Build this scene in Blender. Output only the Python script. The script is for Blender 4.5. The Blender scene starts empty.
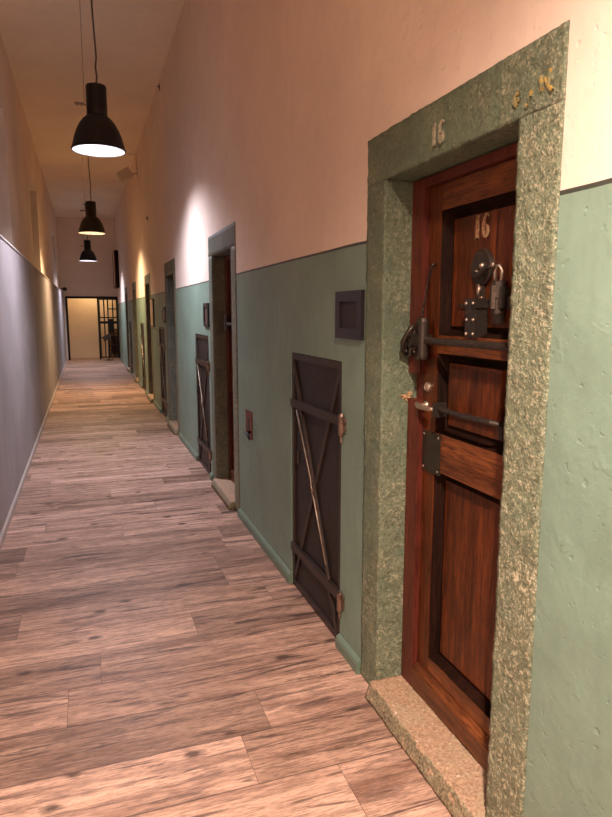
import bpy, bmesh, math, random
from mathutils import Vector, Matrix, noise

S = bpy.context.scene
C = S.collection
R = math.radians
random.seed(7)

# ------------------------------------------------------------------ camera (calibrated on the corridor's vanishing points)
F, CX, CY, VPX, VPY, EYE = 630.0, 306.0, 408.5, 84.5, 312.0, 1.55
d = Vector((VPX - CX, VPY - CY, F)).normalized()
up = -Vector((0, F * F / (CY - VPY), F)).normalized()
rt = d.cross(up)
if rt.x < 0:
    rt = -rt
cam_d = bpy.data.cameras.new('camera')
cam = bpy.data.objects.new('camera', cam_d)
C.objects.link(cam)
m = Matrix.Identity(4)
for i, w in enumerate((rt, d, up)):
    m[i][0], m[i][1], m[i][2] = w.x, -w.y, -w.z
m.translation = (0, 0, EYE)
cam.matrix_world = m
cam_d.sensor_fit = 'VERTICAL'
cam_d.sensor_height = 36
cam_d.lens = 36 * F / 817
cam_d.clip_start = 0.02
S.camera = cam

# ------------------------------------------------------------------ node materials
def mat(name):
    m = bpy.data.materials.new(name)
    m.use_nodes = True
    nt = m.node_tree
    nt.nodes.clear()
    out = nt.nodes.new('ShaderNodeOutputMaterial')
    b = nt.nodes.new('ShaderNodeBsdfPrincipled')
    nt.links.new(b.outputs[0], out.inputs[0])
    return m, nt, b

class G:
    """small helper to write node graphs"""
    def __init__(s, nt): s.nt = nt
    def n(s, t, **kw):
        x = s.nt.nodes.new(t)
        for k, v in kw.items(): setattr(x, k, v)
        return x
    def put(s, sock, v):
        if v is None: return
        if hasattr(v, 'is_output'): s.nt.links.new(v, sock)
        else: sock.default_value = v
    def coord(s, scale=(1, 1, 1), rot=(0, 0, 0)):
        t = s.n('ShaderNodeTexCoord'); mp = s.n('ShaderNodeMapping')
        s.nt.links.new(t.outputs['Object'], mp.inputs[0])
        mp.inputs['Scale'].default_value = scale
        mp.inputs['Rotation'].default_value = rot
        return mp.outputs[0]
    def noise(s, vec, scale, detail=4, rough=.55, dist=0.0, out=0):
        x = s.n('ShaderNodeTexNoise')
        s.put(x.inputs['Vector'], vec); s.put(x.inputs['Scale'], scale)
        s.put(x.inputs['Detail'], detail); s.put(x.inputs['Roughness'], rough); s.put(x.inputs['Distortion'], dist)
        return x.outputs[out]
    def voro(s, vec, scale, feature='F1', rnd=1.0, out='Distance'):
        x = s.n('ShaderNodeTexVoronoi', feature=feature)
        s.put(x.inputs['Vector'], vec); s.put(x.inputs['Scale'], scale); s.put(x.inputs['Randomness'], rnd)
        return x.outputs[out]
    def ramp(s, fac, stops):
        x = s.n('ShaderNodeValToRGB')
        e = x.color_ramp.elements
        while len(e) < len(stops): e.new(.5)
        for el, (p, c) in zip(e, stops):
            el.position = p
            el.color = (c, c, c, 1) if isinstance(c, (int, float)) else (*c, 1)
        s.put(x.inputs[0], fac)
        return x.outputs[0]
    def mix(s, fac, a, b, mode='MIX'):
        x = s.n('ShaderNodeMix', data_type='RGBA', blend_type=mode)
        s.put(x.inputs[0], fac)
        s.put(x.inputs[6], (*a, 1) if isinstance(a, tuple) else a)
        s.put(x.inputs[7], (*b, 1) if isinstance(b, tuple) else b)
        return x.outputs[2]
    def math(s, op, a, b=None, c=None):
        x = s.n('ShaderNodeMath', operation=op)
        for i, v in enumerate((a, b, c)): s.put(x.inputs[i], v)
        return x.outputs[0]
    def bump(s, h, strength, dist, normal=None):
        x = s.n('ShaderNodeBump')
        s.put(x.inputs['Height'], h); x.inputs['Strength'].default_value = strength
        x.inputs['Distance'].default_value = dist
        if normal is not None: s.put(x.inputs['Normal'], normal)
        return x.outputs[0]
    def sep(s, v):
        x = s.n('ShaderNodeSeparateXYZ'); s.put(x.inputs[0], v); return x.outputs
    def comb(s, a, b, c):
        x = s.n('ShaderNodeCombineXYZ')
        for i, v in enumerate((a, b, c)): s.put(x.inputs[i], v)
        return x.outputs[0]

CREAM = (0.86, 0.725, 0.615)
GREEN = (0.21, 0.315, 0.25)

def plaster_graph(g, base, var=.10, seed=0.0):
    v = g.coord()
    big = g.noise(v, 1.3 + seed, 5, .6)
    fine = g.noise(v, 14, 4, .6)
    c = g.mix(g.ramp(big, [(.3, 0), (.72, 1)]), tuple(x * (1 - var) for x in base), tuple(min(1, x * (1 + var * .7)) for x in base))
    c = g.mix(g.math('MULTIPLY', g.ramp(fine, [(.35, 1), (.6, 0)]), .12), c, tuple(x * .72 for x in base))
    return v, c

def plaster_bump(g, v, s1=.35, s2=.25):
    lump = g.noise(v, 6, 3, .5)
    grain = g.noise(v, 60, 5, .62)
    pits = g.ramp(g.noise(v, 34, 2, .5), [(.26, 0), (.34, 1)])
    ridge = g.ramp(g.noise(g.coord((1, 1, 1), (.6, .3, .2)), 13, 3, .55), [(.62, 0), (.70, 1)])
    n1 = g.bump(lump, s1 * .5, .03)
    n2 = g.bump(grain, s2 * .8, .005, n1)
    n3 = g.bump(ridge, .16, .005, n2)
    return g.bump(pits, .35, .004, n3)

def simple_plaster(name, col, var=.1, rough=.85, s1=.35, s2=.25):
    m, nt, b = mat(name); g = G(nt)
    v, c = plaster_graph(g, col, var)
    g.put(b.inputs['Base Color'], c)
    b.inputs['Roughness'].default_value = rough
    g.put(b.inputs['Normal'], plaster_bump(g, v, s1, s2))
    return m

def dado_material():
    """right wall: green oil paint up to 1.82 m, dark dividing line, cream plaster above"""
    m, nt, b = mat('painted plaster green and cream'); g = G(nt)
    v, cream = plaster_graph(g, CREAM, .08)
    big = g.noise(v, 2.1, 5, .62, .3)
    streak = g.noise(g.coord((1, 5, .9)), 3.0, 4, .6)
    gr = g.mix(g.ramp(big, [(.28, 0), (.74, 1)]), tuple(x * .82 for x in GREEN), tuple(x * 1.16 for x in GREEN))
    gr = g.mix(g.math('MULTIPLY', g.ramp(streak, [(.5, 0), (.75, 1)]), .22), gr, (.13, .18, .13))
    worn = g.ramp(g.noise(v, 9, 6, .7), [(.68, 0), (.73, 1)])
    gr = g.mix(g.math('MULTIPLY', worn, .35), gr, (.34, .40, .30))
    z = g.sep(v)[2]
    wob = g.math('MULTIPLY_ADD', g.noise(v, 5, 2), .008, g.math('SUBTRACT', z, .004))
    above = g.math('GREATER_THAN', wob, 1.826)
    line = g.math('MULTIPLY', g.math('GREATER_THAN', wob, 1.816), g.math('LESS_THAN', wob, 1.827))
    c = g.mix(above, gr, cream)
    c = g.mix(g.math('MULTIPLY', line, .9), c, (.035, .03, .025))
    g.put(b.inputs['Base Color'], c)
    g.put(b.inputs['Roughness'], g.math('MULTIPLY_ADD', above, .3, .52))
    g.put(b.inputs['Normal'], plaster_bump(g, v, .40, .30))
    return m

def stone_material(name, green=GREEN, speck=.75, rough_amt=.9, scale=145):
    """chiselled stone under worn green paint; the paint is more rubbed low down and on the near jamb"""
    m, nt, b = mat(name); g = G(nt)
    v = g.coord(); x, y, z = g.sep(v)
    n1 = g.noise(v, scale, 5, .6, .15)
    n2 = g.noise(v, scale * .42, 4, .6, .2)
    big = g.noise(v, 4, 4, .6)
    wear = g.math('ADD', g.math('MULTIPLY', g.math('LESS_THAN', y, -.3), .35), g.math('MULTIPLY', g.math('SUBTRACT', 2.1, z), .16))
    wear = g.math('ADD', wear, g.math('MULTIPLY', g.math('SUBTRACT', g.noise(v, 5, 4, .6), .45), 1.6))
    wear = g.math('MINIMUM', g.math('MAXIMUM', wear, .06), 1.0)
    c = g.mix(g.ramp(big, [(.3, 0), (.7, 1)]), tuple(x_ * .72 for x_ in green), tuple(x_ * 1.15 for x_ in green))
    c = g.mix(g.math('MULTIPLY', wear, .55), c, (.30, .275, .165))
    h = g.math('ADD', g.math('MULTIPLY', n1, .6), g.math('MULTIPLY', n2, .5))
    c = g.mix(g.math('MULTIPLY', g.ramp(h, [(.42, 1), (.52, 0)]), .65), c, (.07, .075, .045))
    sp = g.math('MULTIPLY', g.ramp(h, [(.575, 0), (.64, 1)]), wear)
    c = g.mix(g.math('MULTIPLY', sp, speck), c, (.78, .70, .50))
    fl = g.math('MULTIPLY', g.ramp(g.noise(v, 48, 4, .65), [(.655, 0), (.69, 1)]), .7)
    c = g.mix(fl, c, (.60, .54, .38))
    g.put(b.inputs['Base Color'], c)
    b.inputs['Roughness'].default_value = .58
    nrm = g.bump(g.noise(v, 22, 3, .5), .35, .012)
    g.put(b.inputs['Normal'], g.bump(h, rough_amt, .012, nrm))
    return m

def sill_material():
    m, nt, b = mat('worn sandstone doorstep'); g = G(nt)
    v = g.coord()
    n1 = g.noise(v, 95, 5, .65)
    big = g.noise(v, 9, 4, .6)
    c = g.mix(g.ramp(n1, [(.35, 0), (.68, 1)]), (.28, .165, .10), (.60, .42, .28))
    c = g.mix(g.math('MULTIPLY', g.ramp(big, [(.5, 0), (.75, 1)]), .5), c, (.36, .33, .22))
    c = g.mix(g.math('MULTIPLY', g.ramp(g.noise(v, 48, 3), [(.66, 0), (.71, 1)]), .7), c, (.75, .68, .55))
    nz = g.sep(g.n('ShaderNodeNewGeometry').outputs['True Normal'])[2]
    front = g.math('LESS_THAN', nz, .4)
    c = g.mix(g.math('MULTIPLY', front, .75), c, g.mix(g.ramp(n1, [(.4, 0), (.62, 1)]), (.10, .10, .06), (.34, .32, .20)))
    g.put(b.inputs['Base Color'], c)
    b.inputs['Roughness'].default_value = .8
    g.put(b.inputs['Normal'], g.bump(n1, .6, .006, g.bump(big, .4, .02)))
    return m

def wood_material(name, dark, light, axis='Z', rough=.36, freq=1.0, spec=.35):
    m, nt, b = mat(name); g = G(nt)
    sc = {'Z': (1, 1, .07), 'Y': (1, .07, 1)}[axis]
    v = g.coord(sc)
    grain = g.noise(v, 75 * freq, 6, .65, .25)
    wide = g.noise(v, 15 * freq, 4, .6, 1.4)
    blot = g.noise(g.coord(), 6, 3, .5)
    t = g.math('ADD', g.math('MULTIPLY', grain, .5), g.math('MULTIPLY', wide, .5))
    c = g.mix(g.ramp(t, [(.34, 0), (.64, 1)]), dark, light)
    c = g.mix(g.math('MULTIPLY', g.ramp(blot, [(.45, 0), (.75, 1)]), .35), c, tuple(x * .45 for x in dark))
    c = g.mix(g.ramp(g.noise(v, 230 * freq, 4, .6), [(.38, .7), (.48, 0)]), c, tuple(x * .5 for x in dark))
    g.put(b.inputs['Base Color'], c)
    g.put(b.inputs['Roughness'], g.math('MULTIPLY_ADD', grain, .2, rough - .1))
    b.inputs['Specular IOR Level'].default_value = spec
    g.put(b.inputs['Normal'], g.bump(grain, .35, .003))
    return m

def iron_material(name, base, rust=(.10, .045, .02), rough=.5, metal=.75, rust_amt=.35):
    m, nt, b = mat(name); g = G(nt)
    v = g.coord()
    n1 = g.noise(v, 38, 5, .65)
    c = g.mix(g.math('MULTIPLY', g.ramp(n1, [(.48, 0), (.68, 1)]), rust_amt), base, rust)
    g.put(b.inputs['Base Color'], c)
    b.inputs['Metallic'].default_value = metal
    g.put(b.inputs['Roughness'], g.math('MULTIPLY_ADD', n1, .3, rough - .15))
    g.put(b.inputs['Normal'], g.bump(n1, .3, .003))
    return m

def plain(name, col, rough=.5, metal=0.0, emit=None, strength=0):
    m, nt, b = mat(name); g = G(nt)
    n1 = g.noise(g.coord(), 30, 3)
    g.put(b.inputs['Base Color'], g.mix(n1, tuple(x * .88 for x in col), tuple(min(1, x * 1.1) for x in col)))
    b.inputs['Roughness'].default_value = rough
    b.inputs['Metallic'].default_value = metal
    if emit:
        b.inputs['Emission Color'].default_value = (*emit, 1)
        b.inputs['Emission Strength'].default_value = strength
    return m

def floor_material():
    """vinyl planks laid across the corridor"""
    m, nt, b = mat('wood look planks'); g = G(nt)
    v = g.coord(); x, y, z = g.sep(v)
    Wd, Ln = .2575, 1.28
    row = g.math('FLOOR', g.math('DIVIDE', g.math('ADD', y, 20.06), Wd))
    def wn(a, bb):
        n = g.n('ShaderNodeTexWhiteNoise', noise_dimensions='2D')
        g.put(n.inputs['Vector'], g.comb(a, bb, 0.0)); return n.outputs
    off = wn(row, 3.0)[0]
    xs = g.math('ADD', g.math('DIVIDE', g.math('ADD', x, 30.0), Ln), g.math('MULTIPLY', off, 7.0))
    col = g.math('FLOOR', xs)
    rnd, rcol = wn(row, col)[0], wn(row, col)[1]
    rs = g.sep(rcol)
    # grain coordinates, shifted per plank
    gv = g.comb(g.math('ADD', g.math('MULTIPLY', x, .10), g.math('MULTIPLY', rnd, 37.0)), g.math('ADD', y, g.math('MULTIPLY', rs[1], 11.0)), g.math('MULTIPLY', rs[2], 9.0))
    grain = g.noise(gv, 62, 8, .72, .35)
    streak = g.noise(gv, 24, 5, .65, .9)
    gv2 = g.comb(g.math('ADD', g.math('MULTIPLY', x, .12), g.math('MULTIPLY', rnd, 19.0)), y, rs[1])
    fine = g.noise(gv2, 190, 5, .7, .2)
    bands = g.noise(gv, 7.5, 5, .62, 1.2)
    c = g.mix(g.ramp(bands, [(.30, 0), (.66, 1)]), (.24, .125, .082), (.78, .51, .385))
    c = g.mix(g.math('MULTIPLY', g.ramp(grain, [(.38, 1), (.53, 0)]), .72), c, (.16, .09, .066))
    c = g.mix(g.math('MULTIPLY', g.ramp(streak, [(.36, 1), (.46, 0)]), .9), c, (.075, .04, .03))
    c = g.mix(g.math('MULTIPLY', g.ramp(fine, [(.40, 1), (.50, 0)]), .5), c, (.12, .068, .05))
    c = g.mix(g.math('MULTIPLY', g.ramp(fine, [(.56, 0), (.66, 1)]), .22), c, (.82, .60, .50))
    tone = g.ramp(rnd, [(0, .60), (.3, .82), (.65, 1.04), (1, 1.24)])
    c = g.mix(1.0, c, tone, 'MULTIPLY')
    gr = g.math('MULTIPLY', g.ramp(rs[0], [(.3, 0), (1, 1)]), .16)
    c = g.mix(gr, c, g.mix(bands, (.26, .19, .175), (.56, .45, .42)))
    # knots
    kv = g.comb(g.math('ADD', g.math('MULTIPLY', x, .55), g.math('MULTIPLY', rnd, 5.0)), y, 0.0)
    kd = g.n('ShaderNodeTexVoronoi', voronoi_dimensions='2D'); g.put(kd.inputs['Vector'], kv); kd.inputs['Scale'].default_value = 3.9
    kn = g.math('ADD', kd.outputs['Distance'], g.math('MULTIPLY', g.math('SUBTRACT', g.noise(kv, 30, 3), .5), .10))
    pick = g.math('GREATER_THAN', g.sep(kd.outputs['Color'])[0], .62)
    knot = g.math('MULTIPLY', g.ramp(kn, [(.035, 1), (.10, 0)]), pick)
    c = g.mix(g.math('MULTIPLY', knot, .85), c, (.045, .025, .018))
    # seams
    fy = g.math('FRACT', g.math('DIVIDE', g.math('ADD', y, 20.06), Wd))
    fx = g.math('FRACT', xs)
    e1 = g.math('LESS_THAN', fy, .011); e2 = g.math('GREATER_THAN', fy, .989)
    e3 = g.math('LESS_THAN', fx, .0018)
    seam = g.math('MAXIMUM', g.math('MAXIMUM', e1, e2), e3)
    c = g.mix(g.math('MULTIPLY', seam, .7), c, (.06, .035, .028))
    g.put(b.inputs['Base Color'], c)
    g.put(b.inputs['Roughness'], g.math('MULTIPLY_ADD', grain, .22, .36))
    b.inputs['Specular IOR Level'].default_value = .45
    n1 = g.bump(grain, .22, .003)
    g.put(b.inputs['Normal'], g.bump(g.math('SUBTRACT', 1.0, seam), .4, .002, n1))
    return m

def number_material(name, paint, under, wear=.5):
    m, nt, b = mat(name); g = G(nt)
    n1 = g.noise(g.coord(), 75, 5, .65)
    g.put(b.inputs['Base Color'], g.mix(g.ramp(n1, [(wear - .1, 1), (wear + .06, 0)]), paint, under))
    b.inputs['Roughness'].default_value = .7
    return m

M = dict(
    dado=dado_material(),
    cream=simple_plaster('cream plaster', CREAM, .08),
    ceiling=simple_plaster('ceiling plaster', (.90, .785, .62), .06, .9, .3, .2),
    grey=simple_plaster('grey painted plaster', (.40, .36, .365), .2, .7, .35, .25),
    ledge=plain('pale ledge paint', (.62, .55, .52), .6),
    green=plain('green skirting paint', (.15, .225, .17), .45),
    pale=plain('pale skirting', (.50, .43, .40), .5),
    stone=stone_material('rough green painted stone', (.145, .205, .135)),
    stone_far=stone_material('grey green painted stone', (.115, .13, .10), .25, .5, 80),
    sill=sill_material(),
    wood=wood_material('varnished oak upright', (.020, .0045, .0015), (.185, .045, .011)),
    wood_h=wood_material('varnished oak rail', (.04, .010, .004), (.27, .085, .026), 'Y'),
    wood_red=wood_material('red stained frame wood', (.075, .015, .010), (.17, .038, .022), 'Z', .45, .7),
    dark_wood=wood_material('dark wood', (.006, .003, .002), (.028, .010, .006), 'Z', .65, 1.0, .08),
    iron=iron_material('dark wrought iron', (.085, .069, .058), (.035, .02, .014), rough=.40),
    black_iron=iron_material('black iron', (.02, .018, .018), rough=.4, rust_amt=.15),
    hatch=iron_material('brown black sheet iron', (.030, .021, .020), (.05, .03, .022), .55, .35, .5),
    hatch_bar=iron_material('worn iron bar', (.05, .034, .028), (.10, .05, .03), .45, .5, .6),
    bright=iron_material('polished worn steel', (.55, .45, .36), (.16, .09, .055), .45, .9, .5),
    copper=iron_material('coppery hinge metal', (.34, .24, .19), (.05, .025, .018), .35, .85, 1.0),
    rust=iron_material('rusty plate', (.20, .065, .04), (.09, .03, .02), .7, .3, .8),
    lamp=plain('black lamp enamel', (.006, .006, .007), .5),
    lampin=plain('white lamp enamel', (.86, .86, .86), .5),
    cord=plain('lamp cord', (.10, .075, .06), .6),
    wire=plain('thin steel wire', (.30, .24, .19), .5, .3),
    plaque=plain('dark plum frame', (.019, .014, .018), .42),
    plaque_in=plain('dark plum panel', (.024, .016, .019), .6),
    brownsign=plain('brown panel', (.10, .055, .04), .6),
    palesign=plain('pale sign', (.62, .50, .36), .6),
    white=plain('off white plastic', (.58, .50, .43), .5),
    black=plain('black metal', (.012, .011, .012), .45),
    glass=plain('dark window glass', (.03, .035, .045), .08),
    winframe=plain('window frame paint', (.30, .27, .25), .5),
    beyond=simple_plaster('warm cream plaster', (.78, .62, .42), .05),
    shelf=wood_material('shelf wood', (.16, .07, .03), (.34, .17, .08), 'Y', .5),
    num_stone=number_material('worn cream number on stone', (.62, .52, .38), (.30, .29, .20), .60),
    num_wood=number_material('worn ochre number on wood', (.36, .23, .12), (.18, .05, .015), .46),
    ochre=number_material('faded ochre paint', (.42, .28, .07), (.18, .21, .13), .52),
    orange=number_material('broken plaster', (.60, .36, .18), (.35, .28, .18), .5),
)

# ------------------------------------------------------------------ geometry helpers
def obj(name, bm, material, parent=None, smooth=False, bevel=0.0):
    if bevel:
        bmesh.ops.bevel(bm, geom=[e for e in bm.edges if len(e.link_faces) == 2 and e.calc_face_angle(0) > .6],
                        offset=bevel, segments=2, profile=.6, affect='EDGES', clamp_overlap=True)
    bmesh.ops.recalc_face_normals(bm, faces=bm.faces)
    me = bpy.data.meshes.new(name)
    bm.to_mesh(me); bm.free()
    if smooth:
        for p in me.polygons: p.use_smooth = True
    mats = material if isinstance(material, (list, tuple)) else [material]
    for x in mats: me.materials.append(x)
    o = bpy.data.objects.new(name, me)
    C.objects.link(o)
    if parent: o.parent = parent
    return o

def tag(o, label=None, cat=None, group=None, kind=None):
    for k, v in (('label', label), ('category', cat), ('group', group), ('kind', kind)):
        if v: o[k] = v
    return o

def thing(name, loc, label, cat, group=None, kind=None):
    o = bpy.data.objects.new(name, None)
    o.empty_display_size = .1
    C.objects.link(o); o.location = loc
    return tag(o, label, cat, group, kind)

def dup(root, loc, label=None, group=None):
    r = root.copy(); C.objects.link(r); r.location = loc
    if label: r['label'] = label
    if group: r['group'] = group
    for ch in list(root.children):
        c = ch.copy(); C.objects.link(c); c.parent = r
        for gch in list(ch.children):
            e = gch.copy(); C.objects.link(e); e.parent = c
    return r

def box(bm, x0, x1, y0, y1, z0, z1):
    v = [bm.verts.new(p) for p in ((x0, y0, z0), (x1, y0, z0), (x1, y1, z0), (x0, y1, z0), (x0, y0, z1), (x1, y0, z1), (x1, y1, z1), (x0, y1, z1))]
    for f in ((0, 3, 2, 1), (4, 5, 6, 7), (0, 1, 5, 4), (1, 2, 6, 5), (2, 3, 7, 6), (3, 0, 4, 7)):
        bm.faces.new([v[i] for i in f])
    return v

def B(*boxes):
    bm = bmesh.new()
    for b in boxes: box(bm, *b)
    return bm

def rough_box(bm, x0, x1, y0, y1, z0, z1, res, amp, fr=30):
    """box with a fine grid on each side, its surface pushed about by noise like hewn stone"""
    t = bmesh.new()
    nx, ny, nz = (max(1, int(round(abs(a) / res))) for a in (x1 - x0, y1 - y0, z1 - z0))
    cache = {}
    def vert(i, j, k):
        key = (i, j, k)
        if key not in cache:
            p = Vector((x0 + (x1 - x0) * i / nx, y0 + (y1 - y0) * j / ny, z0 + (z1 - z0) * k / nz))
            q = p * fr
            n = Vector((noise.noise(q), noise.noise(q + Vector((31, 7, 3))), noise.noise(q + Vector((5, 53, 17)))))
            n2 = noise.noise_vector(p * 7)
            cache[key] = t.verts.new(p + n * amp + n2 * amp * .6)
        return cache[key]
    for j in range(ny):
        for k in range(nz):
            for i in (0, nx): t.faces.new([vert(i, j, k), vert(i, j + 1, k), vert(i, j + 1, k + 1), vert(i, j, k + 1)])
    for i in range(nx):
        for k in range(nz):
            for j in (0, ny): t.faces.new([vert(i, j, k), vert(i + 1, j, k), vert(i + 1, j, k + 1), vert(i, j, k + 1)])
        for j in range(ny):
            for k in (0, nz): t.faces.new([vert(i, j, k), vert(i + 1, j, k), vert(i + 1, j + 1, k), vert(i, j + 1, k)])
    me = bpy.data.meshes.new('tmp'); t.to_mesh(me); t.free()
    bm.from_mesh(me); bpy.data.meshes.remove(me)

def frame_of(dirv):
    dirv = Vector(dirv).normalized()
    a = Vector((0, 0, 1)) if abs(dirv.z) < .9 else Vector((1, 0, 0))
    u = dirv.cross(a).normalized(); w = dirv.cross(u).normalized()
    return dirv, u, w

def tube(bm, pts, r, seg=10, cap=True, flat=1.0):
    pts = [Vector(p) for p in pts]
    rs = r if isinstance(r, (list, tuple)) else [r] * len(pts)
    rings = []
    for i, p in enumerate(pts):
        a = pts[max(0, i - 1)]; b = pts[min(len(pts) - 1, i + 1)]
        _, u, w = frame_of(b - a)
        rings.append([bm.verts.new(p + (u * math.cos(2 * math.pi * k / seg) + w * math.sin(2 * math.pi * k / seg) * flat) * rs[i]) for k in range(seg)])
    for a, b in zip(rings, rings[1:]):
        for k in range(seg): bm.faces.new([a[k], a[(k + 1) % seg], b[(k + 1) % seg], b[k]])
    if cap:
        bm.faces.new(rings[0][::-1]); bm.faces.new(rings[-1])

def lathe(bm, prof, center=(0, 0, 0), axis='Z', seg=40, cap0=False, cap1=False):
    c = Vector(center); rings = []
    for r, h in prof:
        ring = []
        for k in range(seg):
            a = 2 * math.pi * k / seg
            p = {'Z': Vector((r * math.cos(a), r * math.sin(a), h)), 'X': Vector((h, r * math.cos(a), r * math.sin(a))), 'Y': Vector((r * math.cos(a), h, r * math.sin(a)))}[axis]
            ring.append(bm.verts.new(c + p))
        rings.append(ring)
    for a, b in zip(rings, rings[1:]):
        for k in range(seg): bm.faces.new([a[k], a[(k + 1) % seg], b[(k + 1) % seg], b[k]])
    if cap0: bm.faces.new(rings[0][::-1])
    if cap1: bm.faces.new(rings[-1])

def boss(bm, x, y, z, r, h=.006):
    lathe(bm, [(r, 0), (r * .92, -h * .5), (r * .6, -h * .85), (r * .1, -h)], (x, y, z), 'X', 12, True, True)

def bar(bm, p0, p1, w, t):
    """flat bar between two points on a wall facing -x: w wide, t thick"""
    p0, p1 = Vector(p0), Vector(p1)
    dv = (p1 - p0).normalized(); n = Vector((-1, 0, 0)); s = dv.cross(n).normalized()
    q = []
    for p in (p0, p1):
        for a, b in ((-1, 0), (1, 0), (1, 1), (-1, 1)):
            q.append(bm.verts.new(p + s * a * w / 2 + n * b * t))
    for f in ((0, 1, 2, 3), (7, 6, 5, 4), (0, 4, 5, 1), (1, 5, 6, 2), (2, 6, 7, 3), (3, 7, 4, 0)):
        bm.faces.new([q[i] for i in f])

def grid_plane(name, axis, at, back, ub, vb, solid, material, extra=None):
    """wall slab with openings: cells between the breaks ub x vb, solid(u, v) tells which are wall"""
    bm = bmesh.new(); cache = {}
    def V(u, v, w):
        key = (u, v, w)
        if key not in cache:
            cache[key] = bm.verts.new((w, u, v) if axis == 'X' else (u, w, v))
        return cache[key]
    nu, nv = len(ub) - 1, len(vb) - 1
    s = [[solid((ub[i] + ub[i + 1]) / 2, (vb[j] + vb[j + 1]) / 2) for j in range(nv)] for i in range(nu)]
    for i in range(nu):
        for j in range(nv):
            if not s[i][j]: continue
            u0, u1, v0, v1 = ub[i], ub[i + 1], vb[j], vb[j + 1]
            for w in (at, back): bm.faces.new([V(u0, v0, w), V(u1, v0, w), V(u1, v1, w), V(u0, v1, w)])
            for di, dj, a, b in ((-1, 0, (u0, v0), (u0, v1)), (1, 0, (u1, v0), (u1, v1)), (0, -1, (u0, v0), (u1, v0)), (0, 1, (u0, v1), (u1, v1))):
                ii, jj = i + di, j + dj
                if 0 <= ii < nu and 0 <= jj < nv and s[ii][jj]: continue
                bm.faces.new([V(*a, at), V(*b, at), V(*b, back), V(*a, back)])
    return obj(name, bm, material)

# ------------------------------------------------------------------ the corridor shell
WX, LX, LX2, CZ = 1.055, -.615, -.70, 4.5
Y0, YE, YR = -3.0, 21.9, 23.05
DOORS = [1.775, 5.11, 8.36, 11.42, 14.55, 17.4]
HATCH = [2.92, 6.11, 9.49, 12.84, 16.28]
OW, IW, OH, IH, SILL = .533, .375, 2.195, 2.025, .065     # half widths, heights of the stone surround
HW, HH = .365, 1.335

def sset(o, label, cat): return tag(o, label, cat, None, 'structure')

ub = sorted({Y0, YE + .16} | {c + s * OW for c in DOORS for s in (-1, 1)} | {c + s * HW for c in HATCH for s in (-1, 1)})
def solid_r(y, z):
    if any(abs(y - c) < OW for c in DOORS) and z < OH: return False
    if any(abs(y - c) < HW for c in HATCH) and z < HH: return False
    return True
w = grid_plane('wall_right', 'X', WX, WX + .35, ub, [0, HH, OH, CZ], solid_r, M['dado'])
sset(w, 'long right wall painted green below and cream above', 'wall')
sset(obj('floor', B((-1.2, 1.6, Y0, YR + .1, -.08, 0)), floor_material()), 'wood look plank floor running down the corridor', 'floor')
sset(obj('ceiling', B((-1.2, WX + .35, Y0, YE + .16, CZ, CZ + .1)), M['ceiling']), 'high plain plaster ceiling of the corridor', 'ceiling')
sset(obj('wall_back', B((-1.2, WX + .35, Y0 - .1, Y0, 0, CZ)), M['cream']), 'plain plaster wall closing the corridor behind the viewer', 'wall')

# left wall: thick grey lower wall, cream upper wall set back, with window niches
NICHE = [(5.95, 7.65), (10.85, 12.5), (17.8, 19.5)]
NT = 3.66
lw = bmesh.new()
box(lw, -1.2, LX, Y0, YE + .16, 0, 2.15)
sset(obj('wall_left', lw, M['grey'], None, False, .012), 'grey painted lower left wall of the corridor', 'wall')
ubl = sorted({Y0, YE + .16} | {y for n in NICHE for y in n})
w = grid_plane('wall_left_upper', 'X', LX2, -1.15, ubl, [2.15, NT, CZ],
               lambda y, z: not (z < NT and any(a < y < b for a, b in NICHE)), M['cream'])
sset(w, 'cream upper left wall with deep window niches', 'wall')
sset(obj('trim_1', B((LX2, LX + .012, Y0, YE, 2.15, 2.162)), M['ledge'], None, False, .004), 'thin pale ledge capping the grey lower left wall', 'ledge')
for i, (a, b) in enumerate(NICHE):
    t = thing('window_%d' % (i + 1), (-1.12, (a + b) / 2, 2.162),
              ('niche window above the grey wall closest to the viewer', 'middle niche window above the grey wall', 'niche window above the grey wall near the corridor end')[i], 'window', 'niche windows', 'structure')
    hw, hh = (b - a) / 2, NT - 2.162
    bm = B((0, .05, -hw, -hw + .06, 0, hh), (0, .05, hw - .06, hw, 0, hh), (0, .05, -hw + .06, hw - .06, 0, .06), (0, .05, -hw + .06, hw - .06, hh - .06, hh), (0, .04, -.03, .03, .06, hh - .06))
    obj('window_frame', bm, M['winframe'], t)
    obj('pane', B((.012, .02, -hw + .05, hw - .05, .05, hh - .05)), M['glass'], t)

# skirtings
bm = bmesh.new()
cuts = sorted([(c - OW, c + OW) for c in DOORS] + [(c - HW, c + HW) for c in HATCH])
y = Y0
def skirt(bm, ya, yb, x, s, h, t):
    pr = [(0, 0), (-t, 0), (-t, h * .62), (-t * .75, h * .84), (-t * .3, h * .97), (0, h)]
    va = [bm.verts.new((x + s * p, ya, q)) for p, q in pr]; vb = [bm.verts.new((x + s * p, yb, q)) for p, q in pr]
    for i in range(len(pr) - 1): bm.faces.new([va[i], va[i + 1], vb[i + 1], vb[i]])
    bm.faces.new(va); bm.faces.new(vb[::-1])
for a, b in cuts + [(YE, YE)]:
    if a - y > .02: skirt(bm, y, a, WX, 1, .062, .022)
    y = max(y, b)
sset(obj('baseboard_right', bm, M['green']), 'low rounded green baseboard along the right wall', 'baseboard')
bm = bmesh.new(); skirt(bm, Y0, YE, LX, -1, .055, .016)
sset(obj('baseboard_left', bm, M['pale']), 'slim pale baseboard along the grey left wall', 'baseboard')

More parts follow.
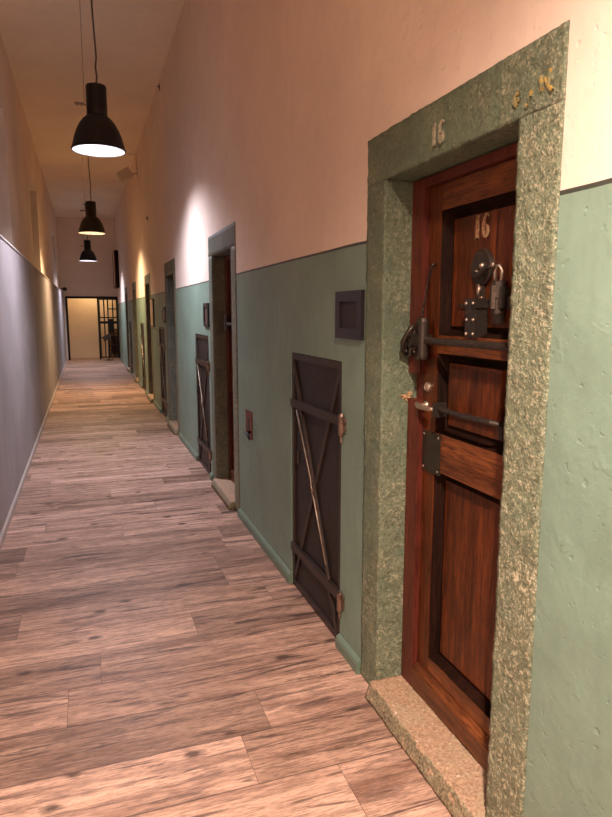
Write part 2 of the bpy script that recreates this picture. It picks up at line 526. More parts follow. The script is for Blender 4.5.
# ------------------------------------------------------------------ numerals
def stroke(bm, pts, ws, x, yc, zc, t=.006, k=1.0):
    """painted stroke on a face looking to -x; u runs to the viewer's right (towards -y)"""
    L, Rr = [], []
    for i, (u, v) in enumerate(pts):
        a = pts[max(0, i - 1)]; b = pts[min(len(pts) - 1, i + 1)]
        dx, dy = b[0] - a[0], b[1] - a[1]; n = math.hypot(dx, dy) or 1
        nx, ny = -dy / n, dx / n; h = ws[i] / 2 if isinstance(ws, list) else ws / 2
        L.append((u + nx * h, v + ny * h)); Rr.append((u - nx * h, v - ny * h))
    def V(p, dx): return bm.verts.new((x + dx, yc - p[0] * k, zc + p[1] * k))
    fl, fr = [V(p, 0) for p in L], [V(p, 0) for p in Rr]
    bl, br = [V(p, t) for p in L], [V(p, t) for p in Rr]
    for i in range(len(pts) - 1):
        bm.faces.new([fl[i], fr[i], fr[i + 1], fl[i + 1]])
        bm.faces.new([fl[i], fl[i + 1], bl[i + 1], bl[i]]); bm.faces.new([fr[i], br[i], br[i + 1], fr[i + 1]])
def sixteen(bm, x, yc, zc, h, k=1.0, fat=1.0):
    w = h * .24 * fat
    stroke(bm, [(-.36 * h, 0), (-.36 * h, h)], w, x, yc, zc, k=k)
    stroke(bm, [(-.50 * h, .80 * h), (-.36 * h, .97 * h)], [.04 * h, .12 * h], x, yc, zc, k=k)
    stroke(bm, [(-.54 * h, .03 * h), (-.18 * h, .03 * h)], .06 * h, x, yc, zc, k=k)
    c = .24 * h
    pts = [(c + .19 * h, .84 * h), (c + .12 * h, .95 * h), (c + .0 * h, .96 * h), (c - .11 * h, .82 * h), (c - .15 * h, .60 * h), (c - .16 * h, .40 * h), (c - .14 * h, .20 * h), (c - .06 * h, .06 * h), (c + .04 * h, .03 * h)]
    stroke(bm, pts, [q * h * fat for q in (.09, .10, .12, .17, .22, .22, .20, .13, .08)], x, yc, zc, k=k)
    pts = [(c - .08 * h, .44 * h), (c + .04 * h, .53 * h), (c + .14 * h, .44 * h), (c + .17 * h, .28 * h), (c + .13 * h, .12 * h), (c + .03 * h, .03 * h)]
    stroke(bm, pts, [q * h * fat for q in (.06, .09, .15, .19, .15, .08)], x - .0004, yc, zc, k=k)

# ------------------------------------------------------------------ cell doors.  Local frame: x = depth into the wall (0 = wall face), y along the corridor, z up
def surround_mesh(res, amp):
    bm = bmesh.new(); xf = -.004; xb = .26
    rough_box(bm, xf, xb, IW, OW - .003, 0, IH + .001, res, amp)
    rough_box(bm, xf, xb, -OW + .003, -IW, 0, IH + .001, res, amp)
    rough_box(bm, xf, xb, -OW + .003, OW - .003, IH, OH - .003, res, amp)
    return bm

def panel_mesh(xr, y0, y1, z0, z1, xface, mould=.03, seam=None):  # face material 1 = the dark moulding
    """recessed panel with a sloping moulding running in from the frame face"""
    bm = bmesh.new()
    def loop(x, ins): return [bm.verts.new((x, *p)) for p in ((y0 + ins, z0 + ins), (y1 - ins, z0 + ins), (y1 - ins, z1 - ins), (y0 + ins, z1 - ins))]
    ls = [loop(xface + .004, 0), loop(xface + .018, mould * .35), loop(xr + .006, mould * .8), loop(xr + .006, mould), loop(xr, mould * 1.5)]
    for a, b in zip(ls, ls[1:]):
        for i in range(4): bm.faces.new([a[i], a[(i + 1) % 4], b[(i + 1) % 4], b[i]]).material_index = 1
    if seam is None:
        bm.faces.new(ls[-1])
    else:
        a, b, c, dd = ls[-1]
        za, zb = z0 + mould * 1.5, z1 - mould * 1.5
        s0 = [bm.verts.new((xr, seam - .005, za)), bm.verts.new((xr + .006, seam, za)), bm.verts.new((xr, seam + .005, za))]
        s1 = [bm.verts.new((xr, seam - .005, zb)), bm.verts.new((xr + .006, seam, zb)), bm.verts.new((xr, seam + .005, zb))]
        bm.faces.new([a, s0[0], s1[0], dd])
        for i in range(2): bm.faces.new([s0[i], s0[i + 1], s1[i + 1], s1[i]])
        bm.faces.new([s0[2], b, c, s1[2]])
    return bm

FX = .130      # face of the stiles behind the wall face
def build_door(loc, label, detail, idx):
    t = thing('door_%d' % idx, loc, label, 'door', None, 'structure')
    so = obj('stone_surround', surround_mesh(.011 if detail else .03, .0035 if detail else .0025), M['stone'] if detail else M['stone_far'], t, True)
    if detail: so['label'] = 'rough green painted stone surround with number 16'
    # doorstep
    bm = bmesh.new()
    rough_box(bm, -.034, .125, -IW, IW, .001, SILL, .011 if detail else .03, .0035)
    for v in bm.verts:                                           # worn front edge that leans out to the floor
        if v.co.x < .0: v.co.x -= .022 * (1 - v.co.z / SILL)
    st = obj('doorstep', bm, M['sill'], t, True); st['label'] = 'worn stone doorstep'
    # wooden frame
    PL, PR = .288, IW - .002                                     # post by the lock side (far jamb)
    if detail:
        bm = B((.108, .17, PL, PR, 1.322, IH - .006), (.108, .17, PL, PR, SILL, 1.222), (.145, .17, PL, PR, 1.222, 1.322))
    else:
        bm = B((.108, .17, PL, PR, SILL, IH - .006))
    box(bm, .108, .17, -PR, -PL, SILL, IH - .006)
    box(bm, .110, .17, -PL, PL, 1.988, IH - .006)
    obj('door_frame', bm, M['wood_red'], t, False, .004)
    # leaf: stiles and rails
    YL, YS = PL - .003, .205
    lz = 1.984
    bm = B((FX, .18, YS, YL, SILL + .012, lz), (FX, .18, -YL, -YS, SILL + .012, lz))
    leaf = obj('door_leaf', bm, M['wood'], t, False, .003)
    leaf['label'] = 'varnished brown oak door leaf'
    rails = [(1.897, lz), (1.405, 1.468), (.975, 1.115), (SILL + .012, .232)]
    for a, b in rails:
        obj('rail', B((FX + .001, .18, -YS, YS, a, b)), M['wood_h'], leaf, False, .003)
    for (a, b), seam in (((1.468, 1.897), None), ((1.115, 1.405), None), ((.232, .975), -.118)):
        obj('panel', panel_mesh(FX + .034, -YS, YS, a, b, FX, .022, seam), [M['wood'], M['dark_wood']], leaf)
    if detail:                                                    # raised field of the middle panel
        bm = bmesh.new()
        v = lambda x, i: [bm.verts.new((x, *p)) for p in ((-YS + .05 + i, 1.195 + i), (YS - .05 - i, 1.195 + i), (YS - .05 - i, 1.375 - i), (-YS + .05 + i, 1.375 - i))]
        A, Bq, Cq = v(FX + .029, 0), v(FX + .018, .004), v(FX + .014, .02)
        for p, q in ((A, Bq), (Bq, Cq)):
            for i in range(4): bm.faces.new([p[i], p[(i + 1) % 4], q[(i + 1) % 4], q[i]])
        bm.faces.new(Cq)
        obj('raised_field', bm, M['wood'], leaf)
    # kickboard with a sloping top
    bm = bmesh.new()
    pr = [(FX, .076), (.105, .076), (.105, .148), (.110, .158), (FX, .170)]
    a = [bm.verts.new((x, -PL + .006, z)) for x, z in pr]; b = [bm.verts.new((x, PL - .006, z)) for x, z in pr]
    for i in range(5): bm.faces.new([a[i], a[(i + 1) % 5], b[(i + 1) % 5], b[i]])
    bm.faces.new(a); bm.faces.new(b[::-1])
    obj('kickboard', bm, M['wood_h'], t, False, .002)
    # cross bar
    bm = bmesh.new(); tube(bm, [(.085, -.35, 1.45), (.085, -.34, 1.45), (.085, .215, 1.45), (.085, .225, 1.45)], [.010, .0125, .0125, .010], 12)
    obj('cross_bar', bm, M['iron'], t, True)
    # lock box on the upper panel
    bm = B((.118, FX + .034, -.040, .018, 1.468, 1.588), (.115, FX + .034, -.046, .020, 1.562, 1.592))
    lk = obj('lock_box', bm, M['iron'], t, False, .004)
    bm = bmesh.new()
    for yy in (-.030, .008):
        for zz, xx in ((1.480, .118), (1.525, .118), (1.577, .115)): boss(bm, xx, yy, zz, .0058)
    obj('rivet', bm, M['bright'], lk, True)
    # ironwork by the far post: bracket that receives the bar
    bm = B((.098, .110, .285, .362, 1.385, 1.452), (.094, .108, .262, .30, 1.375, 1.525), (.074, .108, .205, .30, 1.430, 1.470))
    tube(bm, [(.082, .222, 1.382), (.082, .222, 1.395), (.082, .222, 1.515), (.082, .222, 1.528)], [.016, .019, .019, .014], 14)
    br = obj('bar_bracket', bm, M['iron'], t, False, .003)
    if detail:
        bm = bmesh.new()
        for (cy, cz, rr) in ((.318, 1.472, .026), (.300, 1.438, .022), (.340, 1.410, .024)):
            pts = [(.086, cy + rr * math.cos(a) * .8, cz + rr * math.sin(a)) for a in [R(q) for q in range(0, 361, 24)]]
            tube(bm, pts, .0075, 8, False)
        tube(bm, [(.07, .275, 1.502), (.055, .29, 1.475), (.05, .315, 1.44), (.06, .335, 1.405), (.085, .34, 1.39)], [.007, .009, .010, .009, .007], 8)
        obj('shackle', bm, M['iron'], br, True)
        bm = bmesh.new()
        for yy, zz in ((.352, 1.432), (.328, 1.396), (.306, 1.405), (.297, 1.46), (.275, 1.515), (.275, 1.385), (.335, 1.45)): boss(bm, .094, yy, zz, .0055, .005)
        obj('rivet', bm, M['bright'], br, True)
    return t

def door16_extras(t):
    so = [c for c in t.children if c.name.startswith('stone_surround')][0]
    bm = bmesh.new(); sixteen(bm, -.0115, 0.006, 2.054, .070, 1.0, .72)
    n = obj('number', bm, M['num_stone'], so); n['label'] = 'worn cream number 16 painted on the lintel'
    bm = bmesh.new()
    for pts in ([(-.06, 0), (-.075, .012), (-.07, .028), (-.055, .032)], [(-.06, .014), (-.05, .014)], [(-.012, .01), (-.008, .026)], [(.02, .045), (.03, .012), (.038, .034), (.048, .012), (.056, .05)], [(.056, .01), (.066, .0)], [(-.03, -.005), (-.02, -.012)]):
        stroke(bm, pts,   .007, -.0095, -.43, 2.058)
    obj('faded_mark', bm, M['ochre'], so)['label'] = 'faded ochre paint marks'
    bm = bmesh.new()
    for (x0, x1, z0, z1) in ((.085, .112, 1.222, 1.236), (.070, .088, 1.230, 1.236), (.095, .104, 1.212, 1.224), (.106, .122, 1.232, 1.246)):
        rough_box(bm, x0, x1, .367, IW + .004, z0, z1, .004, .007, 130)
    obj('broken_plaster', bm, M['orange'], so)['label'] = 'broken orange plaster beside the frame gap'
    leaf = [c for c in t.children if c.name.startswith('door_leaf')][0]
    bm = bmesh.new(); sixteen(bm, FX + .0328, .008, 1.784, .076)
    n = obj('number', bm, M['num_wood'], leaf); n['label'] = 'ochre number 16 painted on the upper panel'
    px = FX + .034
    # round escutcheon with pivot and swing arm
    bm = bmesh.new()
    lathe(bm, [(.058, px), (.058, px - .010), (.052, px - .014), (.010, px - .015)], (0, -.008, 1.692), 'X', 36, True, True)
    box(bm, px - .012, px, -.022, .008, 1.588, 1.640)
    dsc = obj('iron_disc', bm, M['iron'], t)
    bm = bmesh.new()
    tube(bm, [(px - .022, .005, 1.674), (px - .03, -.022, 1.664), (px - .034, -.052, 1.676), (px - .036, -.085, 1.690), (px - .036, -.114, 1.690)], [.007, .009, .010, .009, .008], 10)
    obj('swing_arm', bm, M['iron'], dsc, True)
    bm = bmesh.new()
    for yy, zz, rr in ((.005, 1.676, .009), (-.026, 1.695, .0105), (-.113, 1.692, .008)):
        lathe(bm, [(rr, 0), (rr * .9, -rr * .7), (rr * .5, -rr * 1.1), (rr * .05, -rr * 1.2)], (px - .016 if yy > -.1 else px - .038, yy, zz), 'X', 14, True, True)
    obj('stud', bm, M['bright'], dsc, True)
    bm = bmesh.new(); tube(bm, [(px - .014, -.004, 1.588), (px - .014, -.006, 1.640)], .008, 10)
    tube(bm, [(px - .022, -.016, 1.594), (px - .022, -.04, 1.594)], .006, 8)
    obj('stem', bm, M['copper'], dsc, True)
    # thin flat bolt across the upper panel
    bm = B((px - .008, px, -.20, .125, 1.566, 1.577)); box(bm, px - .02, px, -.202, -.165, 1.553, 1.596)
    obj('flat_bolt', bm, M['iron'], t, False, .002)
    # lock cylinder, lever and pull bar
    bm = bmesh.new(); lathe(bm, [(.018, FX), (.018, FX - .008), (.014, FX - .012), (.012, FX - .010), (.002, FX - .010)], (0, .255, 1.277), 'X', 22, True, True)
    box(bm, FX - .014, FX - .009, .252, .258, 1.268, 1.286)
    obj('lock_cylinder', bm, M['bright'], t)
    bm = bmesh.new()
    lathe(bm, [(.017, FX), (.017, FX - .006), (.009, FX - .009), (.009, FX - .03)], (0, .268, 1.207), 'X', 16, True, True)
    tube(bm, [(FX - .032, .285, 1.212), (FX - .036, .268, 1.207), (FX - .036, .22, 1.206), (FX - .036, .18, 1.207), (FX - .03, .165, 1.207)], [.008, .010, .010, .009, .006], 10)
    obj('lever_handle', bm, M['bright'], t, True)
    bm = B((FX - .045, FX, .128, .148, 1.185, 1.235))
    tube(bm, [(FX - .03, .128, 1.215), (FX - .034, .0, 1.214), (FX - .036, -.12, 1.216), (FX - .034, -.175, 1.217), (FX - .02, -.192, 1.214), (FX + .01, -.194, 1.205)], .0085, 10)
    box(bm, FX - .012, FX + .03, -.203, -.183, 1.165, 1.215)
    obj('pull_bar', bm, M['iron'], t)
    # iron plate with four screws
    pl = obj('iron_plate', B((FX - .004, FX + .004, .162, .322 - .038, .962, 1.113)), M['iron'], t, False, .0015)
    bm = bmesh.new()
    for yy in (.172, .274):
        for zz in (.975, 1.10): boss(bm, FX - .004, yy, zz, .005, .003)
    obj('screw', bm, M['bright'], pl, True)
    # chain from a nail on the stile
    bm = bmesh.new(); P0, P1, P2 = Vector((FX - .012, .236, 1.715)), Vector((FX - .010, .268, 1.655)), Vector((FX - .034, .262, 1.527))
    boss(bm, FX, .236, 1.716, .006, .016)
    pts = [P0.lerp(P1, i / 5) for i in range(5)] + [P1.lerp(P2, i / 10) for i in range(11)]
    for i, p in enumerate(pts[:-1]):
        q = pts[i + 1]; dv = (q - p).normalized(); s = Vector((1, 0, 0)) if i % 2 else dv.cross(Vector((1, 0, 0))).normalized()
        c = (p + q) / 2
        ring = [c + dv * math.cos(a) * .0095 + s * math.sin(a) * .0045 for a in [R(k) for k in range(0, 361, 45)]]
        tube(bm, ring, .0018, 6, False)
    obj('chain', bm, M['iron'], t, True)['label'] = 'short chain hanging from a nail'
    # hanging padlock: rests in the arm's eye, so a thing of its own
    k = thing('padlock', (WX + px - .022, DOORS[0] - .122, 1.54), 'dark iron barrel padlock hanging right of the round disc on door 16', 'padlock')
    bm = bmesh.new()
    tube(bm, [(0, 0, .0), (0, 0, .006), (0, 0, .05), (0, 0, .052), (0, 0, .10), (0, 0, .104)], [.017, .020, .020, .0235, .0235, .018], 18)
    box(bm, -.012, .02, -.03, .03, .022, .085)
    obj('lock_body', bm, M['iron'], k)
    bm = bmesh.new(); tube(bm, [(-.004, -.014, .10), (-.004, -.017, .132), (-.006, -.008, .15), (-.008, .006, .148), (-.006, .013, .13), (-.004, .013, .10)], .0055, 8)
    obj('shackle', bm, M['bright'], k, True)
    obj('band', B((-.0255, -.02, -.012, .0, .02, .09)), M['bright'], k, False, .001)
    obj('tail', B((-.008, .012, -.016, .016, -.025, .002)), M['iron'], k, False, .003)

d1 = build_door((WX, DOORS[0], 0), 'nearest cell door numbered 16, brown oak with iron locks in a green stone surround', True, 1)
door16_extras(d1)
d2 = build_door((WX, DOORS[1], 0), 'second cell door from the viewer, in a shadowed doorway with its keyhole plate beside it', False, 2)
names = ['third cell door from the viewer, beyond the bright teal patch of wall', 'fourth cell door from the viewer, beside the pale sign',
         'fifth cell door from the viewer, beyond the warmly lit hatch', 'sixth and farthest cell door, near the barred gate']
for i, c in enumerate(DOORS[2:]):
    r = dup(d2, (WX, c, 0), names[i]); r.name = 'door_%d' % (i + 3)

# ------------------------------------------------------------------ iron hatches
def build_hatch(loc, label):
    t = thing('iron_hatch', loc, label, 'hatch', 'iron hatches along the right wall')
    w, h = HW - .004, HH - .004
    obj('sheet', B((.016, .03, -w + .002, w - .002, .006, h - .002)), M['hatch'], t)
    b = .034
    bm = B((.004, .022, -w, -w + b, .004, h), (.004, .022, w - b, w, .004, h), (.004, .022, -w + b, w - b, h - b, h), (.004, .022, -w + b, w - b, .004, .004 + b))
    obj('rim_frame', bm, M['hatch_bar'], t, False, .003)
    bm = bmesh.new(); bar(bm, (.016, -w + .03, 1.30), (.016, w - .02, .03), .03, .010)
    obj('brace', bm, M['hatch_bar'], t, False, .002)
    bm = bmesh.new(); bar(bm, (.010, w - .03, 1.28), (.010, .0, .66), .018, .012); bar(bm, (.010, .0, .66), (.010, -w + .04, .03), .018, .012)
    br = obj('brace', bm, M['hatch_bar'], t, False, .003)
    bm = bmesh.new()
    tube(bm, [(-.002, .265, 1.03), (-.004, .15, .87), (-.004, .03, .70), (-.01, .005, .672), (-.012, -.012, .655), (-.006, .01, .640), (-.004, -.02, .61), (-.003, -.19, .33)], .0045, 8)
    o = obj('latch_rod', bm, M['bright'], br, True); o['label'] = 'shiny worn steel rod on the brace'
    for z in (1.064, .240):
        bm = bmesh.new(); bar(bm, (.012, w - .01, z - .003), (.012, -w - .0, z + .003), .042, .022)
        bar(bm, (.004, -w - .002, z + .003), (.004, -w - .028, z + .003), .040, .014)
        s = obj('strap', bm, M['hatch_bar'], t, False, .003)
        bm = bmesh.new()
        tube(bm, [(-.014, -w - .036, z - .055), (-.014, -w - .036, z - .045), (-.014, -w - .036, z + .035), (-.014, -w - .036, z + .045)], [.010, .014, .014, .009], 14)
        box(bm, -.012, .0, -w - .06, -w - .028, z - .035, z + .028)
        tube(bm, [(-.014, -w - .036, z - .085), (-.014, -w - .036, z - .058)], .006, 8)
        hg = obj('hinge', bm, M['copper'], s); hg['label'] = 'coppery hinge pin'
    bm = B((.010, .018, .27, .295, .72, .80)); tube(bm, [(.008, .282, .775), (-.006, .282, .77), (-.008, .282, .735), (.008, .282, .73)], .004, 8)
    obj('keyhole_plate', bm, M['hatch_bar'], t)
    return t
h1 = build_hatch((WX, HATCH[0], 0), 'large brown iron hatch with crossed bars, between door 16 and the key plate')
hl = ['second iron hatch from the viewer, on bright teal wall beside the second doorway', 'third iron hatch from the viewer, beyond the third doorway', 'fourth iron hatch from the viewer, on the warmly lit green wall', 'fifth and farthest iron hatch, just before the last cell door']
for c, l in zip(HATCH[1:], hl): dup(h1, (WX, c, 0), l)

# ------------------------------------------------------------------ wall plaques, signs, key plate
def plaque(c, z0, z1, hw, m1, m2, label, name='wall_plaque', cat='plaque', group=None, depth=.016):
    t = thing(name, (WX, c, z0), label, cat, group); h = z1 - z0; b = min(.045, hw * .33)
    bm = B((-depth, 0, -hw, -hw + b, 0, h), (-depth, 0, hw - b, hw, 0, h), (-depth, 0, -hw + b, hw - b, h - b, h), (-depth, 0, -hw + b, hw - b, 0, b))
    obj('frame', bm, m1, t, False, .003)
    obj('panel', B((-depth * .45, 0, -hw + b, hw - b, b, h - b)), m2, t)
    return t
plaque(2.462, 1.438, 1.637, .138, M['plaque'], M['plaque_in'], 'dark plum framed plaque on green wall above the nearest hatch', group='dark framed plaques')
plaque(5.785, 1.418, 1.63, .115, M['plaque'], M['brownsign'], 'small brown framed plaque beside the second doorway, above its hatch', group='dark framed plaques')
plaque(9.06, 1.40, 1.62, .13, M['plaque'], M['palesign'], 'small pale panel beside the third doorway, above its hatch', group='dark framed plaques')
t = thing('wall_sign', (WX, 10.66, 1.33), 'tall pale sign on green wall beside the fourth doorway', 'sign')
obj('board', B((-.02, 0, -.22, .22, 0, .42)), M['palesign'], t, False, .003)
obj('edge_frame', B((-.024, 0, -.232, -.22, -.012, .432), (-.024, 0, .22, .232, -.012, .432), (-.024, 0, -.22, .22, .42, .432), (-.024, 0, -.22, .22, -.012, 0)), M['brownsign'], t)

t = thing('lock_plate', (WX, 4.245, .77), 'rusty red lock plate with small dark lever on shadowed green wall', 'lock plate')
obj('back_plate', B((-.006, .006, -.085, .085, -.095, .098)), M['rust'], t, False, .003)
obj('keyhole', B((-.009, -.004, -.018, .022, -.03, .04)), M['black'], t)
bm = bmesh.new(); tube(bm, [(-.004, -.055, -.045), (-.03, -.058, -.043), (-.042, -.075, -.044), (-.044, -.14, -.055), (-.042, -.17, -.075)], [.010, .010, .011, .010, .006], 10)
obj('lever', bm, M['black'], t, True)

# ------------------------------------------------------------------ pendant lamps
def build_lamp(loc, label, light_col, power, seen=True):
    """origin at the centre of the rim"""
    t = thing('pendant_lamp', loc, label, 'lamp', 'black pendant lamps down the corridor')
    prof = [(.240, .0), (.242, .012), (.234, .024), (.226, .05), (.212, .11), (.188, .175), (.158, .232), (.128, .27), (.098, .296), (.092, .305)]
    bm = bmesh.new(); lathe(bm, prof, seg=56)
    inner = [(r - .008, h) for r, h in prof]
    lathe(bm, [(.240, .0), (.230, .0)], seg=56)
    obj('shade', bm, M['lamp'], t, True)
    bm = bmesh.new(); lathe(bm, [(.230, .0005)] + inner[1:] + [(.02, .300)], seg=56, cap1=True)
    obj('reflector', bm, M['lampin'], t, True)['label'] = 'white inside of the shade'
    bm = bmesh.new(); lathe(bm, [(.093, .303), (.090, .318), (.090, .545), (.086, .56), (.02, .566)], seg=40, cap0=True, cap1=True)
    for k in range(4): lathe(bm, [(.0905, .345 + k * .02), (.0925, .349 + k * .02), (.0905, .353 + k * .02)], seg=40)
    obj('housing', bm, M['lamp'], t, True)
    bm = bmesh.new(); lathe(bm, [(.02, .29), (.03, .24), (.045, .19), (.052, .15), (.045, .115), (.025, .098), (.004, .094)], seg=24, cap0=True, cap1=True)
    bl = obj('bulb', bm, plain('lit bulb', (.9, .9, .9), .4, 0, light_col, 14), t, True)
    top = CZ - loc[2]
    bm = bmesh.new(); tube(bm, [(0, 0, .56), (.012, 0, .63), (.004, 0, .72), (.014, 0, .80), (.008, 0, .95), (.0, 0, 1.15), (-.004, 0, top - .02)], .008, 8)
    obj('cord', bm, M['cord'], t, True)
    bm = bmesh.new(); lathe(bm, [(.055, top - .001), (.055, top - .02), (.03, top - .04), (.008, top - .05)], seg=24, cap0=True, cap1=True)
    obj('ceiling_rose', bm, M['cord'], t, True)
    bm = bmesh.new(); tube(bm, [(-.105, .03, .42), (-.10, .03, top - .001)], .0028, 6)
    ww = obj('suspension_wire', bm, M['wire'], t, True)
    bm = B((-.19, -.105, .022, .04, .40, .414)); tube(bm, [(-.105, .03, .40), (-.088, .015, .39)], .007, 6); tube(bm, [(-.185, .03, .40), (-.17, .03, .385), (-.15, .03, .40), (-.13, .03, .385), (-.115, .03, .40)], .005, 6)
    obj('clip', bm, M['wire'], ww)
    ld = bpy.data.lights.new('lamp light', 'SPOT'); ld.energy = power; ld.color = light_col; ld.shadow_soft_size = .05
    ld.spot_size = R(146); ld.spot_blend = 1.0
    lo = bpy.data.objects.new('lamp_light', ld); C.objects.link(lo); lo.parent = t; lo.location = (0, 0, .035)
    return t
WARM, COOL, AMBER = (1, .76, .62), (.87, .84, .98), (1, .68, .38)
PW = 430
lamps = [((.198, .05, 3.0), 'black bell pendant lamp overhead, behind the camera', WARM, PW * 1.8),
         ((.198, 6.35, 3.008), 'largest and nearest black bell pendant lamp', COOL, PW * .62),
         ((.205, 12.6, 2.985), 'middle black bell pendant lamp of the row', AMBER, PW * .85),
         ((.17, 19.0, 2.96), 'smallest and farthest black bell pendant lamp', COOL, PW * .6)]
for a in lamps: build_lamp(*a)

# ------------------------------------------------------------------ small things on walls and ceiling
t = thing('loudspeaker', (WX, 12.5, 4.10), 'small pale box speaker on a bracket high on the right wall', 'speaker')
bm = B((-.115, .115, -.10, .10, -.085, .085))
bmesh.ops.rotate(bm, verts=bm.verts, cent=(0, 0, 0), matrix=Matrix.Rotation(R(-32), 3, 'Y'))
bmesh.ops.translate(bm, verts=bm.verts, vec=(-.23, 0, -.06))
obj('cabinet', bm, M['white'], t, False, .012)
bm = bmesh.new(); tube(bm, [(0, 0, -.02), (-.06, 0, -.03), (-.12, 0, -.05)], .016, 8); box(bm, -.012, 0, -.04, .04, -.08, .06)
tube(bm, [(-.02, 0, .05), (-.02, 0, .30), (-.16, 0, .31)], .008, 6)
obj('bracket', bm, M['white'], t)
for (yy, zz, lab) in ((8.75, 4.40, 'tiny dark hook high on the right wall under the ceiling'), (10.9, 3.06, 'tiny dark hook on cream wall above the fourth door')):
    t = thing('wall_hook', (WX, yy, zz), lab, 'hook')
    obj('base', B((-.008, 0, -.02, .02, -.04, .04)), M['black'], t, False, .004)
    bm = bmesh.new(); tube(bm, [(-.005, 0, .01), (-.022, 0, .0), (-.026, 0, .02)], .008, 8)
    obj('hook', bm, M['black'], t, True)

t = thing('dome_camera', (LX + .005, 21.55, 2.27), 'small black dome camera on the ledge line at the corridor end', 'camera')
bm = bmesh.new(); lathe(bm, [(.002, .055), (.04, .045), (.062, .02), (.068, 0), (.062, -.03), (.04, -.055), (.002, -.066)], (.055, 0, 0), 'Z', 24, True, True)
obj('dome', bm, M['black'], t, True)
obj('mount', B((-.05, .03, -.03, .03, -.02, .02)), M['black'], t)

t = thing('framed_board', (WX, 21.0, 2.30), 'wood framed pale board high on the right wall near the corridor end', 'board')
obj('case', B((-.10, 0, -.62, .62, 0, 1.10)), M['dark_wood'], t, False, .004)
obj('frame', B((-.125, -.10, -.62, -.585, 0, 1.10), (-.125, -.10, .52, .62, 0, 1.10), (-.125, -.10, -.585, .52, 0, .05), (-.125, -.10, -.585, .52, 1.05, 1.10)), M['wood_red'], t)
obj('face', B((-.112, -.10, -.585, .52, .05, 1.05)), M['palesign'], t)

# ------------------------------------------------------------------ corridor end: wall, dark frame, barred gate and the lit room behind
OX0, OX1, OZ = -.565, 1.05, 2.05
w = grid_plane('wall_end', 'Y', YE, YE + .16, [-1.2, OX0, OX1, WX + .35], [0, OZ, CZ], lambda x, z: not (OX0 < x < OX1 and z < OZ), M['cream'])
sset(w, 'plain shaded end wall above the barred opening', 'wall')
t = thing('door_7', (0, YE, 0), 'dark metal frame of the wide opening at the corridor end', 'door frame', None, 'structure')
bm = B((OX0, OX0 + .065, -.02, .06, 0, OZ), (OX1 - .03, OX1, -.02, .06, 0, OZ), (OX0 + .065, OX1 - .03, -.02, .06, OZ - .07, OZ), (.40, .45, -.02, .06, 0, OZ - .07))
obj('frame', bm, M['black_iron'], t)
t = thing('barred_gate', (.45, YE + .02, 0), 'black iron barred gate panel at the right of the corridor end', 'gate')
gw = OX1 - .03 - .45
obj('outer_frame', B((.002, .03, -.015, .015, .05, 1.98), (gw - .03, gw - .002, -.015, .015, .05, 1.98), (.03, gw - .03, -.015, .015, 1.94, 1.98), (.03, gw - .03, -.015, .015, .05, .09)), M['black_iron'], t)
for x in (.155, .275, .43):
    bm = bmesh.new(); tube(bm, [(x, 0, .09), (x, 0, 1.95)], .02, 8); obj('bar', bm, M['black_iron'], t, True)
for a, b, z, hh in ((.285, gw - .03, 1.65, .018), (.03, gw - .03, 1.37, .018), (.03, gw - .03, 1.21, .04), (.285, gw - .03, .855, .016), (.03, gw - .03, .73, .014), (.285, gw - .03, .45, .018)):
    obj('crosspiece', B((a, b, -.022, -.004, z - hh, z + hh)), M['black_iron'], t)
obj('lock_case', B((.295, .43, -.05, -.022, .88, 1.33)), M['black_iron'], t, False, .006)

t = thing('reading_stand', (.66, 21.45, 0), 'dark reading stand with tilted tablet in front of the barred gate', 'stand')
bm = B((-.13, .13, -.012, .012, -.10, .10))
bmesh.ops.rotate(bm, verts=bm.verts, cent=(0, 0, 0), matrix=Matrix.Rotation(R(-28), 3, 'Y') @ Matrix.Rotation(R(-50), 3, 'X'))
bmesh.ops.translate(bm, verts=bm.verts, vec=(-.02, 0, .74))
obj('tablet', bm, M['black'], t, False, .004)
bm = bmesh.new(); tube(bm, [(.02, .0, .018), (.02, .0, .70)], .016, 10); obj('pole', bm, M['black'], t, True)
bm = bmesh.new(); lathe(bm, [(.13, .001), (.13, .012), (.03, .022)], (.02, 0, 0), 'Z', 28, True, True); obj('foot', bm, M['black'], t)

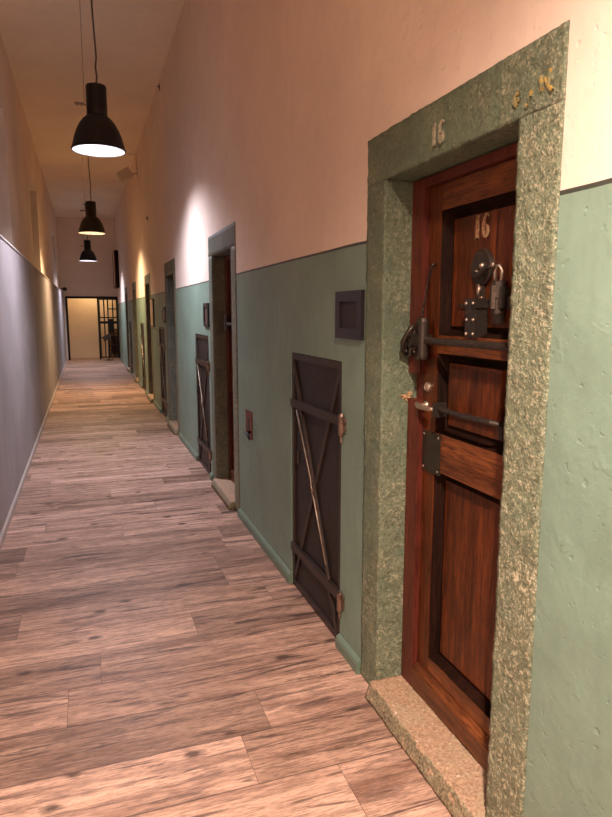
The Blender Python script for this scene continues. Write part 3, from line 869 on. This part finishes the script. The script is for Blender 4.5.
# room behind
sset(obj('wall_beyond', B((-1.2, 2.6, YR, YR + .1, 0, 2.7)), M['beyond']), 'warm cream wall of the room behind the opening', 'wall')
sset(obj('wall_beyond_left', B((-1.3, -1.2, YE + .16, YR, 0, 2.7)), M['beyond']), 'left side wall of the room behind the opening', 'wall')
sset(obj('wall_beyond_right', B((2.6, 2.7, YE + .16, YR, 0, 2.7)), M['beyond']), 'right side wall of the room behind the opening', 'wall')
sset(obj('ceiling_beyond', B((-1.3, 2.7, YE + .16, YR + .1, 2.7, 2.8)), M['beyond']), 'ceiling of the room behind the opening', 'ceiling')
sset(obj('baseboard_beyond', B((-1.2, 2.6, YR - .018, YR, 0, .15)), M['beyond'], None, False, .004), 'tall cream baseboard in the room behind the opening', 'baseboard')
t = thing('ceiling_light', (.25, 22.45, 2.7), 'round ceiling light in the room behind the opening', 'lamp')
bm = bmesh.new(); lathe(bm, [(.16, 0), (.16, -.03), (.13, -.06), (.02, -.075)], seg=28, cap0=True, cap1=True)
obj('diffuser', bm, plain('lit diffuser', (.9, .85, .75), .4, 0, (1, .74, .45), 52), t, True)
t = thing('wooden_shelf', (.98, 22.75, 0), 'low brown wooden shelf in the room behind the barred gate', 'shelf')
obj('side', B((-.20, -.175, -.15, .15, 0, .98)), M['shelf'], t); obj('side', B((.175, .20, -.15, .15, 0, .98)), M['shelf'], t)
for z in (.08, .42, .74): obj('shelf_board', B((-.175, .175, -.15, .15, z, z + .03)), M['shelf'], t)
obj('back_board', B((-.175, .175, .135, .15, .11, .98)), M['shelf'], t)

# ------------------------------------------------------------------ world and view
wd = bpy.data.worlds.new('world'); S.world = wd; wd.use_nodes = True
wd.node_tree.nodes['Background'].inputs[0].default_value = (.02, .018, .016, 1)
S.view_settings.view_transform = 'Standard'
S.view_settings.look = 'None'
S.view_settings.gamma = 1
S.view_settings.use_curve_mapping = False
S.view_settings.exposure = 0.15
S.cycles.use_denoising = True
S.cycles.max_bounces = 12
S.cycles.diffuse_bounces = 10
S.cycles.sample_clamp_indirect = 10
